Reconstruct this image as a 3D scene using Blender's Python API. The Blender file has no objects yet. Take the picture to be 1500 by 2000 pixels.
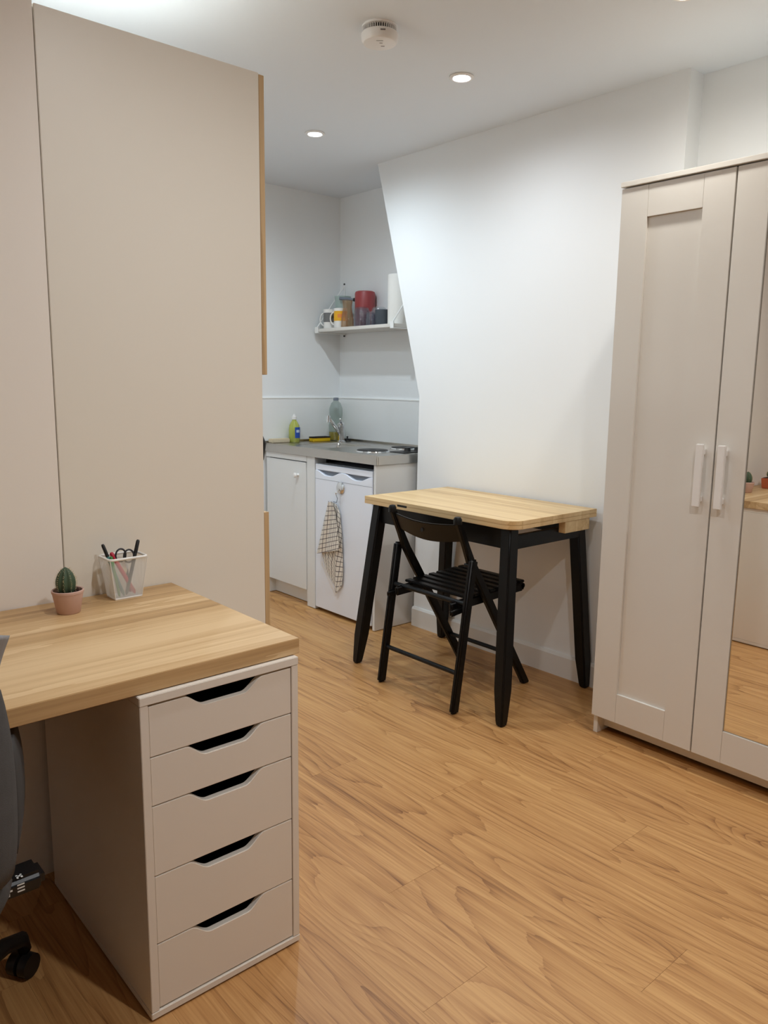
import bpy, bmesh, math, random
from mathutils import Vector, Matrix
random.seed(7)
SC = bpy.context.scene
COL = SC.collection
PI = math.pi

# ------------------------------------------------------------------ camera
F_PX, YAW, PITCH, ROLL, CAM_H = 1522.8, math.radians(48.768), math.radians(-9.380), math.radians(0.707), 1.2976
fw = Vector((math.cos(YAW)*math.cos(PITCH), math.sin(YAW)*math.cos(PITCH), math.sin(PITCH)))
rt = Vector((math.sin(YAW), -math.cos(YAW), 0)); up = rt.cross(fw)
r2 = rt*math.cos(ROLL) + up*math.sin(ROLL); u2 = -rt*math.sin(ROLL) + up*math.cos(ROLL)
cd = bpy.data.cameras.new('camera'); cam = bpy.data.objects.new('camera', cd); COL.objects.link(cam)
cd.sensor_fit = 'VERTICAL'; cd.sensor_height = 36.0; cd.lens = F_PX/2000*36.0; cd.clip_start = 0.02
cam.matrix_world = Matrix(((r2.x, u2.x, -fw.x, 0), (r2.y, u2.y, -fw.y, 0), (r2.z, u2.z, -fw.z, CAM_H), (0, 0, 0, 1)))
SC.camera = cam

# ------------------------------------------------------------------ world, exposure
w = bpy.data.worlds.new('world'); SC.world = w; w.use_nodes = True
w.node_tree.nodes['Background'].inputs[0].default_value = (0.75, 0.8, 0.9, 1)
w.node_tree.nodes['Background'].inputs[1].default_value = 0.3
SC.view_settings.view_transform = 'Standard'; SC.view_settings.look = 'None'
SC.view_settings.gamma = 1.0; SC.view_settings.use_curve_mapping = False
SC.view_settings.exposure = -0.28
try:
    SC.cycles.max_bounces = 10; SC.cycles.diffuse_bounces = 6; SC.cycles.glossy_bounces = 5
    SC.cycles.transmission_bounces = 8; SC.cycles.transparent_max_bounces = 24; SC.cycles.caustics_reflective = False; SC.cycles.caustics_refractive = False
except Exception:
    pass
WARM = (0.97, 0.985, 1.0); NEUT = (0.90, 0.955, 1.0); COOL = (0.93, 0.97, 1.0)
# ceiling downlights and one added kitchen fill: x, y, watts, colour, label
LAMPS = [
    (2.287, 2.197, 33, (0.88, 0.94, 1.0), 'lit recessed ceiling downlight above the black table'),
    (2.282, 3.123, 48, (0.78, 0.91, 1.0), 'lit recessed ceiling downlight above the kitchenette'),
    (1.450, 3.000, 64, (0.76, 0.90, 1.0), 'added fill light on the ceiling, unseen behind the tall cream cabinet'),  # added lamp, out of view, brightens the kitchen walls and fridge
    (2.300, 1.311, 34, (1.0, 0.97, 0.90), 'lit recessed ceiling downlight in front of the white wardrobe'),
    (0.930, 2.280, 26, NEUT, 'lit recessed ceiling downlight right above the tall cream cabinet'),
    (0.930, 1.200, 40, WARM, 'lit recessed ceiling downlight above the desk front'),
    (0.930, 0.150, 88, WARM, 'lit recessed ceiling downlight near the middle of the room'),
    (2.300, 0.250, 36, (1.0, 0.97, 0.90), 'lit recessed ceiling downlight over the far end of the wardrobe'),
]
CZ = 2.438

# ------------------------------------------------------------------ helpers
def lin(c):
    return tuple((v/12.92 if v <= 0.04045 else ((v+0.055)/1.055)**2.4) for v in [x/255.0 for x in c])

ORG = {}
class MB:
    def __init__(s): s.v = []; s.f = []; s.uv = None
    def add(s, vs, fs):
        n = len(s.v); s.v += [tuple(v) for v in vs]; s.f += [tuple(i+n for i in f) for f in fs]; return s
    def box(s, x0, x1, y0, y1, z0, z1):
        x0, x1 = min(x0, x1), max(x0, x1); y0, y1 = min(y0, y1), max(y0, y1); z0, z1 = min(z0, z1), max(z0, z1)
        return s.add([(x0,y0,z0),(x1,y0,z0),(x1,y1,z0),(x0,y1,z0),(x0,y0,z1),(x1,y0,z1),(x1,y1,z1),(x0,y1,z1)],
                     [(0,3,2,1),(4,5,6,7),(0,1,5,4),(1,2,6,5),(2,3,7,6),(3,0,4,7)])
    def hexa(s, bot, top):
        """bot, top: four points each, counter-clockwise seen from above"""
        return s.add(list(bot)+list(top), [(3,2,1,0),(4,5,6,7),(0,1,5,4),(1,2,6,5),(2,3,7,6),(3,0,4,7)])
    def prism(s, poly, axis, a0, a1):
        n = len(poly)
        def P(p, a):
            return {'x': (a, p[0], p[1]), 'y': (p[0], a, p[1]), 'z': (p[0], p[1], a)}[axis]
        vs = [P(p, a0) for p in poly] + [P(p, a1) for p in poly]
        fs = [tuple(range(n))[::-1], tuple(range(n, 2*n))] + [(i, (i+1) % n, n+(i+1) % n, n+i) for i in range(n)]
        return s.add(vs, fs)
    def tube(s, pts, rad, n=10, cap=True):
        pts = [Vector(p) for p in pts]; m = len(pts)
        rads = rad if isinstance(rad, (list, tuple)) else [rad]*m
        vs = []; prev = None
        for i, p in enumerate(pts):
            d = (pts[min(i+1, m-1)] - pts[max(i-1, 0)]).normalized()
            a = Vector((0,0,1)) if abs(d.z) < 0.95 else Vector((1,0,0))
            if prev is not None:
                u = prev - d*prev.dot(d)
                u = u.normalized() if u.length > 1e-6 else d.cross(a).normalized()
            else: u = d.cross(a).normalized()
            prev = u; v = d.cross(u)
            for k in range(n):
                t = 2*PI*k/n; vs.append(p + (u*math.cos(t) + v*math.sin(t))*rads[i])
        fs = [(i*n+k, i*n+(k+1) % n, (i+1)*n+(k+1) % n, (i+1)*n+k) for i in range(m-1) for k in range(n)]
        if cap: fs += [tuple(range(n))[::-1], tuple((m-1)*n+k for k in range(n))]
        return s.add(vs, fs)
    def lathe(s, c, prof, n=28, axis='z', mod=None):
        vs = []
        for (r, z) in prof:
            for k in range(n):
                t = 2*PI*k/n; rr = r*(mod(t, z) if mod else 1)
                a, b = rr*math.cos(t), rr*math.sin(t)
                vs.append({'z': (c[0]+a, c[1]+b, c[2]+z), 'x': (c[0]+z, c[1]+a, c[2]+b), 'y': (c[0]+b, c[1]+z, c[2]+a)}[axis])
        m = len(prof)
        fs = [(i*n+k, i*n+(k+1) % n, (i+1)*n+(k+1) % n, (i+1)*n+k) for i in range(m-1) for k in range(n)]
        fs += [tuple(range(n))[::-1], tuple((m-1)*n+k for k in range(n))]
        return s.add(vs, fs)
    def bar(s, p0, p1, w0, w1, side):
        """rectangular bar p0->p1; w0 along 'side', w1 across"""
        p0, p1 = Vector(p0), Vector(p1); d = (p1-p0).normalized()
        a = Vector(side); a = (a - d*a.dot(d)).normalized(); b = d.cross(a)
        c = [(-1,-1),(1,-1),(1,1),(-1,1)]
        return s.hexa([p0 + a*(i*w0/2) + b*(j*w1/2) for i, j in c], [p1 + a*(i*w0/2) + b*(j*w1/2) for i, j in c])
    def build(s, name, mat, parent=None, smooth=False, bevel=0.0, seg=2, label=None, kind=None, origin=None):
        xs, ys, zs = zip(*s.v)
        c = Vector(((min(xs)+max(xs))/2, (min(ys)+max(ys))/2, (min(zs) if parent is None else (min(zs)+max(zs))/2)))
        if origin is not None: c = Vector(origin)
        me = bpy.data.meshes.new(name)
        me.from_pydata([tuple(Vector(v)-c) for v in s.v], [], s.f)
        bm = bmesh.new(); bm.from_mesh(me)
        bmesh.ops.recalc_face_normals(bm, faces=bm.faces)
        if bevel:
            es = [e for e in bm.edges if len(e.link_faces) == 2 and e.calc_face_angle(0) > 0.6]
            bmesh.ops.bevel(bm, geom=es, offset=bevel, segments=seg, affect='EDGES', clamp_overlap=True)
        bm.to_mesh(me); bm.free()
        if s.uv:
            ul = me.uv_layers.new(name='UVMap')
            for lp in me.loops: ul.data[lp.index].uv = s.uv[lp.vertex_index]
        me.materials.append(M(mat))
        if smooth:
            for pl in me.polygons: pl.use_smooth = True
            if smooth != 'all':
                try: me.set_sharp_from_angle(angle=math.radians(40))
                except Exception: pass
        o = bpy.data.objects.new(name, me); COL.objects.link(o)
        ORG[o.name] = c
        if parent is not None:
            o.parent = parent; o.location = c - ORG[parent.name]
        else: o.location = c
        if label: o['label'] = label
        if kind: o['kind'] = kind
        return o

def thing(name, loc, label, cat, group=None):
    o = bpy.data.objects.new(name, None); COL.objects.link(o); o.location = loc; ORG[o.name] = Vector(loc)
    o.empty_display_size = 0.05
    o['label'] = label; o['category'] = cat
    if group: o['group'] = group
    return o
def tag(o, label, cat, group=None):
    o['label'] = label; o['category'] = cat
    if group: o['group'] = group
    return o
def struct(o, label=None):
    o['kind'] = 'structure'
    if label: o['label'] = label
    return o
def box(x0, x1, y0, y1, z0, z1): return MB().box(x0, x1, y0, y1, z0, z1)

# ------------------------------------------------------------------ materials
MATS = {}
def M(n): return MATS[n]
def new_mat(name):
    m = bpy.data.materials.new(name); m.use_nodes = True; MATS[name] = m
    nt = m.node_tree; return m, nt, nt.nodes['Principled BSDF']
def plain(name, col, rough=0.5, metal=0.0, bump=0.0, bscale=300, var=0.0, coat=0.0, spec=None):
    m, nt, b = new_mat(name); N, L = nt.nodes, nt.links
    c = lin(col)
    b.inputs['Roughness'].default_value = rough; b.inputs['Metallic'].default_value = metal
    if coat: b.inputs['Coat Weight'].default_value = coat
    if spec is not None: b.inputs['Specular IOR Level'].default_value = spec
    tc = N.new('ShaderNodeTexCoord'); nz = N.new('ShaderNodeTexNoise'); nz.inputs['Scale'].default_value = bscale*0.02 + 2
    nz.inputs['Detail'].default_value = 3; L.new(tc.outputs['Object'], nz.inputs['Vector'])
    mx = N.new('ShaderNodeMix'); mx.data_type = 'RGBA'; v = var
    mx.inputs['A'].default_value = (*[x*(1-v) for x in c], 1); mx.inputs['B'].default_value = (*[min(1, x*(1+v)) for x in c], 1)
    L.new(nz.outputs['Fac'], mx.inputs['Factor']); L.new(mx.outputs['Result'], b.inputs['Base Color'])
    if bump:
        n2 = N.new('ShaderNodeTexNoise'); n2.inputs['Scale'].default_value = bscale; n2.inputs['Detail'].default_value = 4
        L.new(tc.outputs['Object'], n2.inputs['Vector'])
        bp = N.new('ShaderNodeBump'); bp.inputs['Strength'].default_value = bump; bp.inputs['Distance'].default_value = 0.002
        L.new(n2.outputs['Fac'], bp.inputs['Height']); L.new(bp.outputs['Normal'], b.inputs['Normal'])
    return m
def glass(name, col, body=0.06, gloss=0.02, tint=None):
    """thin clear ware: see-through tinted shell, fresnel gloss and a little body scatter"""
    m, nt, b = new_mat(name); N, L = nt.nodes, nt.links
    b.inputs['Base Color'].default_value = (*lin(tint or col), 1); b.inputs['Roughness'].default_value = 0.15
    tr = N.new('ShaderNodeBsdfTransparent'); tr.inputs[0].default_value = (*lin(col), 1)
    gl = N.new('ShaderNodeBsdfGlossy'); gl.inputs['Roughness'].default_value = gloss
    lw = N.new('ShaderNodeLayerWeight'); lw.inputs[0].default_value = 0.5
    pw = N.new('ShaderNodeMath'); pw.operation = 'POWER'; L.new(lw.outputs['Facing'], pw.inputs[0]); pw.inputs[1].default_value = 3.5
    fr = N.new('ShaderNodeMath'); fr.operation = 'MULTIPLY_ADD'; L.new(pw.outputs[0], fr.inputs[0]); fr.inputs[1].default_value = 0.55; fr.inputs[2].default_value = 0.04
    m1 = N.new('ShaderNodeMixShader'); m1.inputs[0].default_value = body; L.new(tr.outputs[0], m1.inputs[1]); L.new(b.outputs[0], m1.inputs[2])
    m2 = N.new('ShaderNodeMixShader'); L.new(fr.outputs[0], m2.inputs[0]); L.new(m1.outputs[0], m2.inputs[1]); L.new(gl.outputs[0], m2.inputs[2])
    L.new(m2.outputs[0], N['Material Output'].inputs['Surface'])
    return m
def emit(name, col, strength):
    m, nt, b = new_mat(name); b.inputs['Base Color'].default_value = (*col, 1)
    b.inputs['Emission Color'].default_value = (*col, 1); b.inputs['Emission Strength'].default_value = strength
    return m

def wood(name, c_dark, c_mid, c_light, axis, rough=0.4, ring=9.0, across=5.0, along=0.55, knots=0.0, fine=1.0, rand=True, stave=None, tone=0.12, ringw=0.34, rpow=2.2):
    """grain along the given object axis: contour lines of a stretched noise (cathedral figure) plus fine pores"""
    m, nt, b = new_mat(name); N, L = nt.nodes, nt.links
    def math_(op, a, bb=None, clamp=False):
        n = N.new('ShaderNodeMath'); n.operation = op; n.use_clamp = clamp
        for i, v in enumerate((a, bb)):
            if v is None: continue
            if isinstance(v, (int, float)): n.inputs[i].default_value = v
            else: L.new(v, n.inputs[i])
        return n.outputs[0]
    def vmul(v, s):
        n = N.new('ShaderNodeVectorMath'); n.operation = 'MULTIPLY'; L.new(v, n.inputs[0]); n.inputs[1].default_value = s; return n.outputs[0]
    def noise(v, scale, detail=2.0, rough_=0.5, dist=0.0):
        n = N.new('ShaderNodeTexNoise'); L.new(v, n.inputs['Vector']); n.inputs['Scale'].default_value = scale
        n.inputs['Detail'].default_value = detail; n.inputs['Roughness'].default_value = rough_; n.inputs['Distortion'].default_value = dist; return n.outputs['Fac']
    tc = N.new('ShaderNodeTexCoord'); vec = tc.outputs['Object']
    info = N.new('ShaderNodeObjectInfo')
    if rand:
        cb = N.new('ShaderNodeCombineXYZ')
        r = math_('MULTIPLY', info.outputs['Random'], 57.0)
        for i in range(3): L.new(r, cb.inputs[i])
        ad = N.new('ShaderNodeVectorMath'); ad.operation = 'ADD'; L.new(vec, ad.inputs[0]); L.new(cb.outputs[0], ad.inputs[1]); vec = ad.outputs[0]
    def st(al, ac): return tuple(al if 'xyz'[i] == axis else ac for i in range(3))
    stave_v = None
    if stave:
        sx, wd = stave     # across axis, width
        sp = N.new('ShaderNodeSeparateXYZ'); L.new(tc.outputs['Object'], sp.inputs[0])
        idx = math_('FLOOR', math_('DIVIDE', sp.outputs['xyz'.index(sx)], wd))
        wn = N.new('ShaderNodeTexWhiteNoise'); wn.noise_dimensions = '1D'; L.new(idx, wn.inputs['W']); stave_v = wn.outputs['Value']
        cb2 = N.new('ShaderNodeCombineXYZ'); k = math_('MULTIPLY', stave_v, 31.0)
        for i in range(3): L.new(k, cb2.inputs[i])
        ad2 = N.new('ShaderNodeVectorMath'); ad2.operation = 'ADD'; L.new(vec, ad2.inputs[0]); L.new(cb2.outputs[0], ad2.inputs[1]); vec = ad2.outputs[0]
    v1 = vmul(vec, st(along, across))
    field = math_('MULTIPLY', noise(v1, 1.0, 1.5, 0.4, 0.15), ring)
    kn = None
    if knots:
        vo = N.new('ShaderNodeTexVoronoi'); vo.feature = 'F1'; L.new(vmul(vec, st(1.15, 3.2)), vo.inputs['Vector']); vo.inputs['Scale'].default_value = 1.0
        d = vo.outputs['Distance']; kn = math_('POWER', 2.718, math_('MULTIPLY', math_('MULTIPLY', d, d), -34.0))
        field = math_('ADD', field, math_('MULTIPLY', kn, knots))
    wob = math_('MULTIPLY', noise(vmul(vec, st(6, 60)), 1.0, 2.0), 0.35)
    ph = math_('FRACT', math_('ADD', field, wob))
    saw = math_('POWER', ph, rpow)                                     # slow rise, sharp late-wood edge
    pores = noise(vmul(vec, st(5, 190)), 1.0, 3.0, 0.6)
    streak = noise(vmul(vec, st(0.7, 26)), 1.0, 3.0, 0.55)
    t = math_('ADD', math_('MULTIPLY', saw, ringw), math_('MULTIPLY', math_('SUBTRACT', pores, 0.5), 0.55*fine))
    t = math_('ADD', t, math_('MULTIPLY', math_('SUBTRACT', streak, 0.5), 1.0))
    if kn is not None: t = math_('ADD', t, math_('MULTIPLY', math_('POWER', kn, 5.0), 0.55))
    src = stave_v if stave_v is not None else info.outputs['Random']
    t = math_('ADD', t, math_('MULTIPLY', math_('SUBTRACT', src, 0.5), tone*3))
    t = math_('ADD', t, 0.28, True)
    cr = N.new('ShaderNodeValToRGB'); L.new(t, cr.inputs[0]); e = cr.color_ramp.elements
    e[0].position = 0.0; e[0].color = (*lin(c_light), 1); e[1].position = 1.0; e[1].color = (*lin(c_dark), 1)
    mid = e.new(0.45); mid.color = (*lin(c_mid), 1)
    L.new(cr.outputs['Color'], b.inputs['Base Color'])
    b.inputs['Roughness'].default_value = rough
    bp = N.new('ShaderNodeBump'); bp.inputs['Strength'].default_value = 0.12; bp.inputs['Distance'].default_value = 0.001
    L.new(pores, bp.inputs['Height']); L.new(bp.outputs['Normal'], b.inputs['Normal'])
    return m

plain('wall_paint', (239, 241, 242), 0.75, bump=0.05, bscale=160)
plain('partition_paint', (243, 237, 229), 0.7, bump=0.05, bscale=160)
plain('ceiling_paint', (228, 234, 240), 0.8, bump=0.05, bscale=120)
plain('trim_paint', (232, 230, 226), 0.35)
plain('splash_panel', (240, 241, 240), 0.3)
plain('silicone', (244, 244, 242), 0.4)
plain('cream_laminate', (236, 231, 220), 0.42, bump=0.02, bscale=200)
plain('white_foil', (223, 219, 212), 0.32, bump=0.015, bscale=250)
plain('white_lacquer', (232, 226, 217), 0.38)
plain('drawer_inside_shade', (70, 64, 58), 0.8)  # dark grey paints in the shade inside the white drawers
plain('kitchen_white', (228, 230, 230), 0.4)
plain('fridge_white', (236, 242, 253), 0.28)
plain('fridge_grey', (120, 128, 140), 0.45)
plain('plank_core', (120, 82, 48), 0.8)
plain('gap_black', (18, 18, 20), 0.7)
plain('black_wood', (9, 9, 10), 0.42, bump=0.04, bscale=90, var=0.15, spec=0.3)
plain('black_plastic', (16, 16, 17), 0.42)
plain('dark_grey_plastic', (42, 44, 50), 0.45)
plain('steel', (190, 186, 180), 0.28, metal=1.0, bump=0.03, bscale=500)
plain('chrome', (225, 226, 228), 0.07, metal=1.0)
plain('hotplate_iron', (26, 25, 25), 0.5)
plain('white_plastic', (238, 236, 234), 0.35)
plain('vent_grey', (52, 50, 50), 0.6)
plain('print_grey', (120, 112, 112), 0.6)
plain('white_wire', (240, 240, 238), 0.4)
plain('terracotta_pink', (204, 170, 158), 0.7, bump=0.05, bscale=400)
plain('terracotta', (186, 98, 62), 0.75, bump=0.05, bscale=300)
plain('soil', (62, 34, 26), 0.95, bump=0.8, bscale=350, var=0.4)
plain('cactus_green', (66, 86, 64), 0.6, bump=0.15, bscale=300, var=0.3)
plain('cactus_rib', (116, 132, 92), 0.6)
plain('spine', (205, 190, 150), 0.6)
plain('grey_fabric', (72, 71, 71), 0.95, bump=0.7, bscale=900, var=0.25)
plain('light_grey_fabric', (150, 150, 152), 0.9, bump=0.5, bscale=900, var=0.12)
plain('stitch_white', (225, 225, 222), 0.7)
plain('mug_white', (238, 237, 234), 0.25)
plain('mug_grey', (112, 112, 112), 0.4)
plain('mug_yellow', (240, 178, 24), 0.4)
plain('mug_orange', (236, 140, 62), 0.4)
plain('red_enamel', (158, 66, 68), 0.4)
plain('sage_plastic', (172, 190, 184), 0.35)
plain('dark_slate', (66, 72, 80), 0.5)
plain('tissue', (243, 241, 236), 0.9, bump=0.35, bscale=160)
plain('sponge_yellow', (240, 196, 20), 0.9, bump=0.8, bscale=500)
plain('scour_dark', (40, 34, 28), 0.95, bump=0.8, bscale=700)
plain('soap_beige', (222, 206, 176), 0.6)
plain('label_blue', (38, 82, 176), 0.4)
plain('label_light', (200, 216, 240), 0.4)
plain('red_plastic', (190, 36, 60), 0.4)
plain('pink_plastic', (226, 150, 170), 0.4)
plain('teal_plastic', (70, 130, 130), 0.4)
plain('green_plastic', (60, 130, 60), 0.4)
plain('mirror', (244, 244, 242), 0.0, metal=1.0)
plain('bevel_metal', (200, 198, 192), 0.2, metal=1.0)
glass('clear_glass', (246, 248, 249))
glass('smoke_glass', (238, 240, 244), 0.10, tint=(120, 126, 140))
glass('amber_glass', (249, 241, 230), 0.08, tint=(220, 186, 150))
glass('bottle_soap', (240, 242, 196), 0.5, tint=(206, 212, 90))
glass('bottle_clear', (236, 241, 239), 0.14, tint=(140, 156, 152))
plain('liquid_yellow', (190, 160, 40), 0.15)
wood('floor_oak', (108, 64, 30), (180, 131, 79), (205, 158, 102), 'y', rough=0.42, ring=30, across=3.6, along=0.36, knots=5.0, fine=1.9, tone=0.05, ringw=0.34, rpow=4.0)
wood('desk_oak', (148, 112, 72), (200, 165, 118), (224, 194, 150), 'x', rough=0.45, ring=5, across=6, along=0.4, fine=0.8, rand=False, stave=('y', 0.088), tone=0.19)
wood('table_oak', (168, 130, 82), (212, 178, 128), (228, 200, 152), 'y', rough=0.4, ring=4, across=6, along=0.4, fine=0.7, rand=False, stave=('x', 0.11), tone=0.06)
wood('door_oak', (165, 134, 96), (198, 168, 126), (214, 186, 146), 'z', rough=0.5, ring=5, across=8, along=0.4, fine=0.8)

def towel_mat():
    m, nt, b = new_mat('towel'); N, L = nt.nodes, nt.links
    uv = N.new('ShaderNodeUVMap'); sp = N.new('ShaderNodeSeparateXYZ'); L.new(uv.outputs[0], sp.inputs[0])
    def line(o):
        a = N.new('ShaderNodeMath'); a.operation = 'FRACT'; L.new(o, a.inputs[0])
        c = N.new('ShaderNodeMath'); c.operation = 'LESS_THAN'; L.new(a.outputs[0], c.inputs[0]); c.inputs[1].default_value = 0.13; return c.outputs[0]
    mx = N.new('ShaderNodeMath'); mx.operation = 'MAXIMUM'; L.new(line(sp.outputs[0]), mx.inputs[0]); L.new(line(sp.outputs[1]), mx.inputs[1])
    mi = N.new('ShaderNodeMix'); mi.data_type = 'RGBA'; L.new(mx.outputs[0], mi.inputs['Factor'])
    mi.inputs['A'].default_value = (*lin((226, 220, 210)), 1); mi.inputs['B'].default_value = (*lin((70, 62, 66)), 1)
    L.new(mi.outputs['Result'], b.inputs['Base Color']); b.inputs['Roughness'].default_value = 0.95
towel_mat()
for i, l in enumerate(LAMPS): emit('lamp_lens_%d' % i, l[3], 22.0)

# ------------------------------------------------------------------ the setting
XL, XK, YN, YF = -2.0, 3.17, -2.4, 4.07           # room limits: left wall, kitchen wall, wall behind the camera, far wall
XW, XR, YR = 2.83, 2.925, 1.573                    # wall by the table, wall behind the wardrobe, where the two meet
floor = struct(box(XL, XK, YN, YF, -0.10, -0.006).build('floor', 'plank_core', origin=(0, 0, 0)), 'warm oak plank floor')
joint = {5: 1.02, 6: 1.354, 7: 0.753, 8: 1.612, 9: 1.09, 10: 1.92, 11: 1.437}
PW, PL = 0.20, 1.22; cache = {}
for c in range(-16, 11):
    x0 = 1.02 + (c-0)*PW; x1 = x0 + PW
    if x1 < XL + 0.02 or x0 > XK - 0.02: continue
    j = joint.get(c+5, random.Random(c*13+5).uniform(0, PL)); j -= math.ceil((j-YN)/PL)*PL
    while j < YF:
        a, e = max(j, YN), min(j+PL, YF); xa, xe = max(x0, XL), min(x1, XK)
        if e - a > 0.02:
            key = (round(e-a, 3), round(xe-xa, 3))
            if key not in cache:
                hx, hy = key[1]/2-0.0002, key[0]/2-0.0003
                me = bpy.data.meshes.new('plank'); b_ = MB().box(-hx, hx, -hy, hy, -0.006, 0.0)
                me.from_pydata(b_.v, [], b_.f); me.materials.append(M('floor_oak')); cache[key] = me
            o = bpy.data.objects.new('plank', cache[key]); COL.objects.link(o); o.parent = floor
            o.location = ((xa+xe)/2, (a+e)/2, 0)
        j += PL
struct(box(XL-0.1, XK+0.1, YN-0.1, YF+0.1, CZ, CZ+0.1).build('ceiling', 'ceiling_paint'), 'matt white ceiling')
struct(MB().prism([(YR, 0), (2.975, 0), (2.962, 1.235), (3.313, CZ), (YR, CZ)], 'x', XW, XK).build('wall_right', 'wall_paint'),
       'white wall behind the table with a slanted far edge')
struct(box(XR, XK, YN, YR, 0, CZ).build('wall_right_recess', 'wall_paint'), 'white wall behind the wardrobe')
struct(box(XK, XK+0.1, YN, YF, 0, CZ).build('wall_kitchen', 'wall_paint'), 'white wall behind the kitchenette')
struct(box(0.565, XK+0.1, YF, YF+0.1, 0, CZ).build('wall_far', 'wall_paint'), 'white end wall of the kitchen corner')
struct(box(0.565, 0.665, 2.1, YF, 0, CZ).build('wall_kitchen_left', 'wall_paint'))
struct(box(XL, 0.665, 2.0, 2.1, 0, CZ).build('wall_partition', 'partition_paint'), 'white wall behind the desk')
struct(box(XL-0.1, XL, YN, 2.1, 0, CZ).build('wall_left', 'wall_paint'))
struct(box(XL-0.1, XK+0.1, YN-0.1, YN, 0, CZ).build('wall_near', 'wall_paint'))
struct(MB().prism([(XW, 0), (XW-0.016, 0), (XW-0.016, 0.094), (XW-0.008, 0.105), (XW, 0.105)], 'y', YR, 2.974).build('baseboard_right', 'trim_paint'), 'white skirting board under the table')
# splashback panels with a white bead on top
s1 = struct(box(XK-0.006, XK, 2.98, YF-0.006, 0.93, 1.197).build('trim_1', 'splash_panel'), 'glossy white splashback behind the hob')
box(XK-0.009, XK, 2.98, YF-0.006, 1.197, 1.204).build('sealant_bead', 'silicone', s1)
s2 = struct(box(2.1, XK-0.006, YF-0.006, YF, 0.93, 1.197).build('trim_2', 'splash_panel'), 'glossy white splashback behind the sink')
box(2.1, XK-0.006, YF-0.009, YF, 1.197, 1.204).build('sealant_bead', 'silicone', s2)

# ------------------------------------------------------------------ downlights
for i, (x, y, wt, colr, lab) in enumerate(LAMPS):
    t = thing('downlight', (x, y, CZ), lab, 'downlight', 'recessed ceiling downlights')
    MB().lathe((x, y, CZ), [(0.030, -0.001), (0.046, -0.001), (0.046, -0.004), (0.040, -0.008), (0.034, -0.007), (0.031, -0.003)], 32).build('bezel', 'white_plastic', t, smooth=True)
    MB().lathe((x, y, CZ), [(0.001, -0.0045), (0.030, -0.0045), (0.030, -0.002), (0.001, -0.002)], 28).build('lens', 'lamp_lens_%d' % i, t)
    ld = bpy.data.lights.new('downlight_lamp', 'SPOT'); ld.energy = wt; ld.color = colr; ld.spot_size = math.radians(172); ld.spot_blend = 1.0; ld.shadow_soft_size = 0.03
    lo = bpy.data.objects.new('lamp', ld); COL.objects.link(lo); lo.parent = t; lo.location = (0, 0, -0.012)

# ------------------------------------------------------------------ tall beige cabinet
CX0, CX1, CY0, CY1, CH = 0.668, 1.268, 2.0, 2.62, 2.146
t = thing('tall_cabinet', ((CX0+CX1)/2, (CY0+CY1)/2, 0), 'tall cream cabinet with oak doors and an open middle niche', 'cabinet')
box(CX0, CX1, CY0, CY0+0.018, 0, CH).build('side_panel', 'cream_laminate', t, bevel=0.0012, label='plain cream side panel facing the desk')
box(CX0, CX1, CY1-0.018, CY1, 0, CH).build('side_panel', 'cream_laminate', t, bevel=0.0012)
box(CX0, CX1-0.001, CY0+0.018, CY1-0.018, CH-0.018, CH).build('top_panel', 'cream_laminate', t)
box(CX0, CX0+0.01, CY0+0.018, CY1-0.018, 0.08, CH-0.018).build('back_panel', 'cream_laminate', t)
for z in (0.08, 0.887, 1.32): box(CX0+0.01, CX1-0.001, CY0+0.018, CY1-0.018, z, z+0.018).build('shelf', 'cream_laminate', t)
box(CX1-0.04, CX1-0.022, CY0+0.018, CY1-0.018, 0, 0.08).build('plinth', 'cream_laminate', t)
for z0, z1 in ((0.085, 0.905), (1.318, CH-0.003)):
    box(CX1+0.001, CX1+0.018, CY0+0.001, CY1-0.001, z0, z1).build('door', 'door_oak', t, bevel=0.001, label='oak door')
# kettle in the niche
t = thing('kettle', (1.185, 2.105, 0.905), 'black kettle in the open niche of the tall cabinet', 'kettle')
MB().lathe((1.185, 2.105, 0.905), [(0.001, 0), (0.072, 0), (0.074, 0.02), (0.001, 0.02)], 28).build('base', 'black_plastic', t, smooth=True)
MB().lathe((1.185, 2.105, 0.905), [(0.001, 0.021), (0.07, 0.021), (0.074, 0.06), (0.068, 0.15), (0.056, 0.20), (0.04, 0.215), (0.001, 0.218)], 28).build('body', 'black_plastic', t, smooth=True)
MB().tube([(1.235, 2.105, 1.115), (1.285, 2.105, 1.142), (1.316, 2.105, 1.135), (1.331, 2.105, 1.105), (1.322, 2.105, 1.06), (1.295, 2.105, 1.01), (1.25, 2.105, 0.98)], 0.013, 10).build('handle', 'black_plastic', t, smooth='all')

# ------------------------------------------------------------------ desk
t = thing('desk', (0.05, 1.68, 0), 'long oak desk top against the cream wall, resting on drawers', 'desk')
box(-0.86, 0.957, 1.372, 1.996, 0.702, 0.737).build('tabletop', 'desk_oak', t, bevel=0.0012)
for y in (1.45, 1.92):
    MB().tube([(-0.79, y, 0.0), (-0.79, y, 0.702)], 0.025, 16).build('leg', 'white_lacquer', t, smooth=True)
box(-0.82, -0.76, 1.41, 1.96, 0.690, 0.702).build('leg_plate', 'white_lacquer', t)

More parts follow.
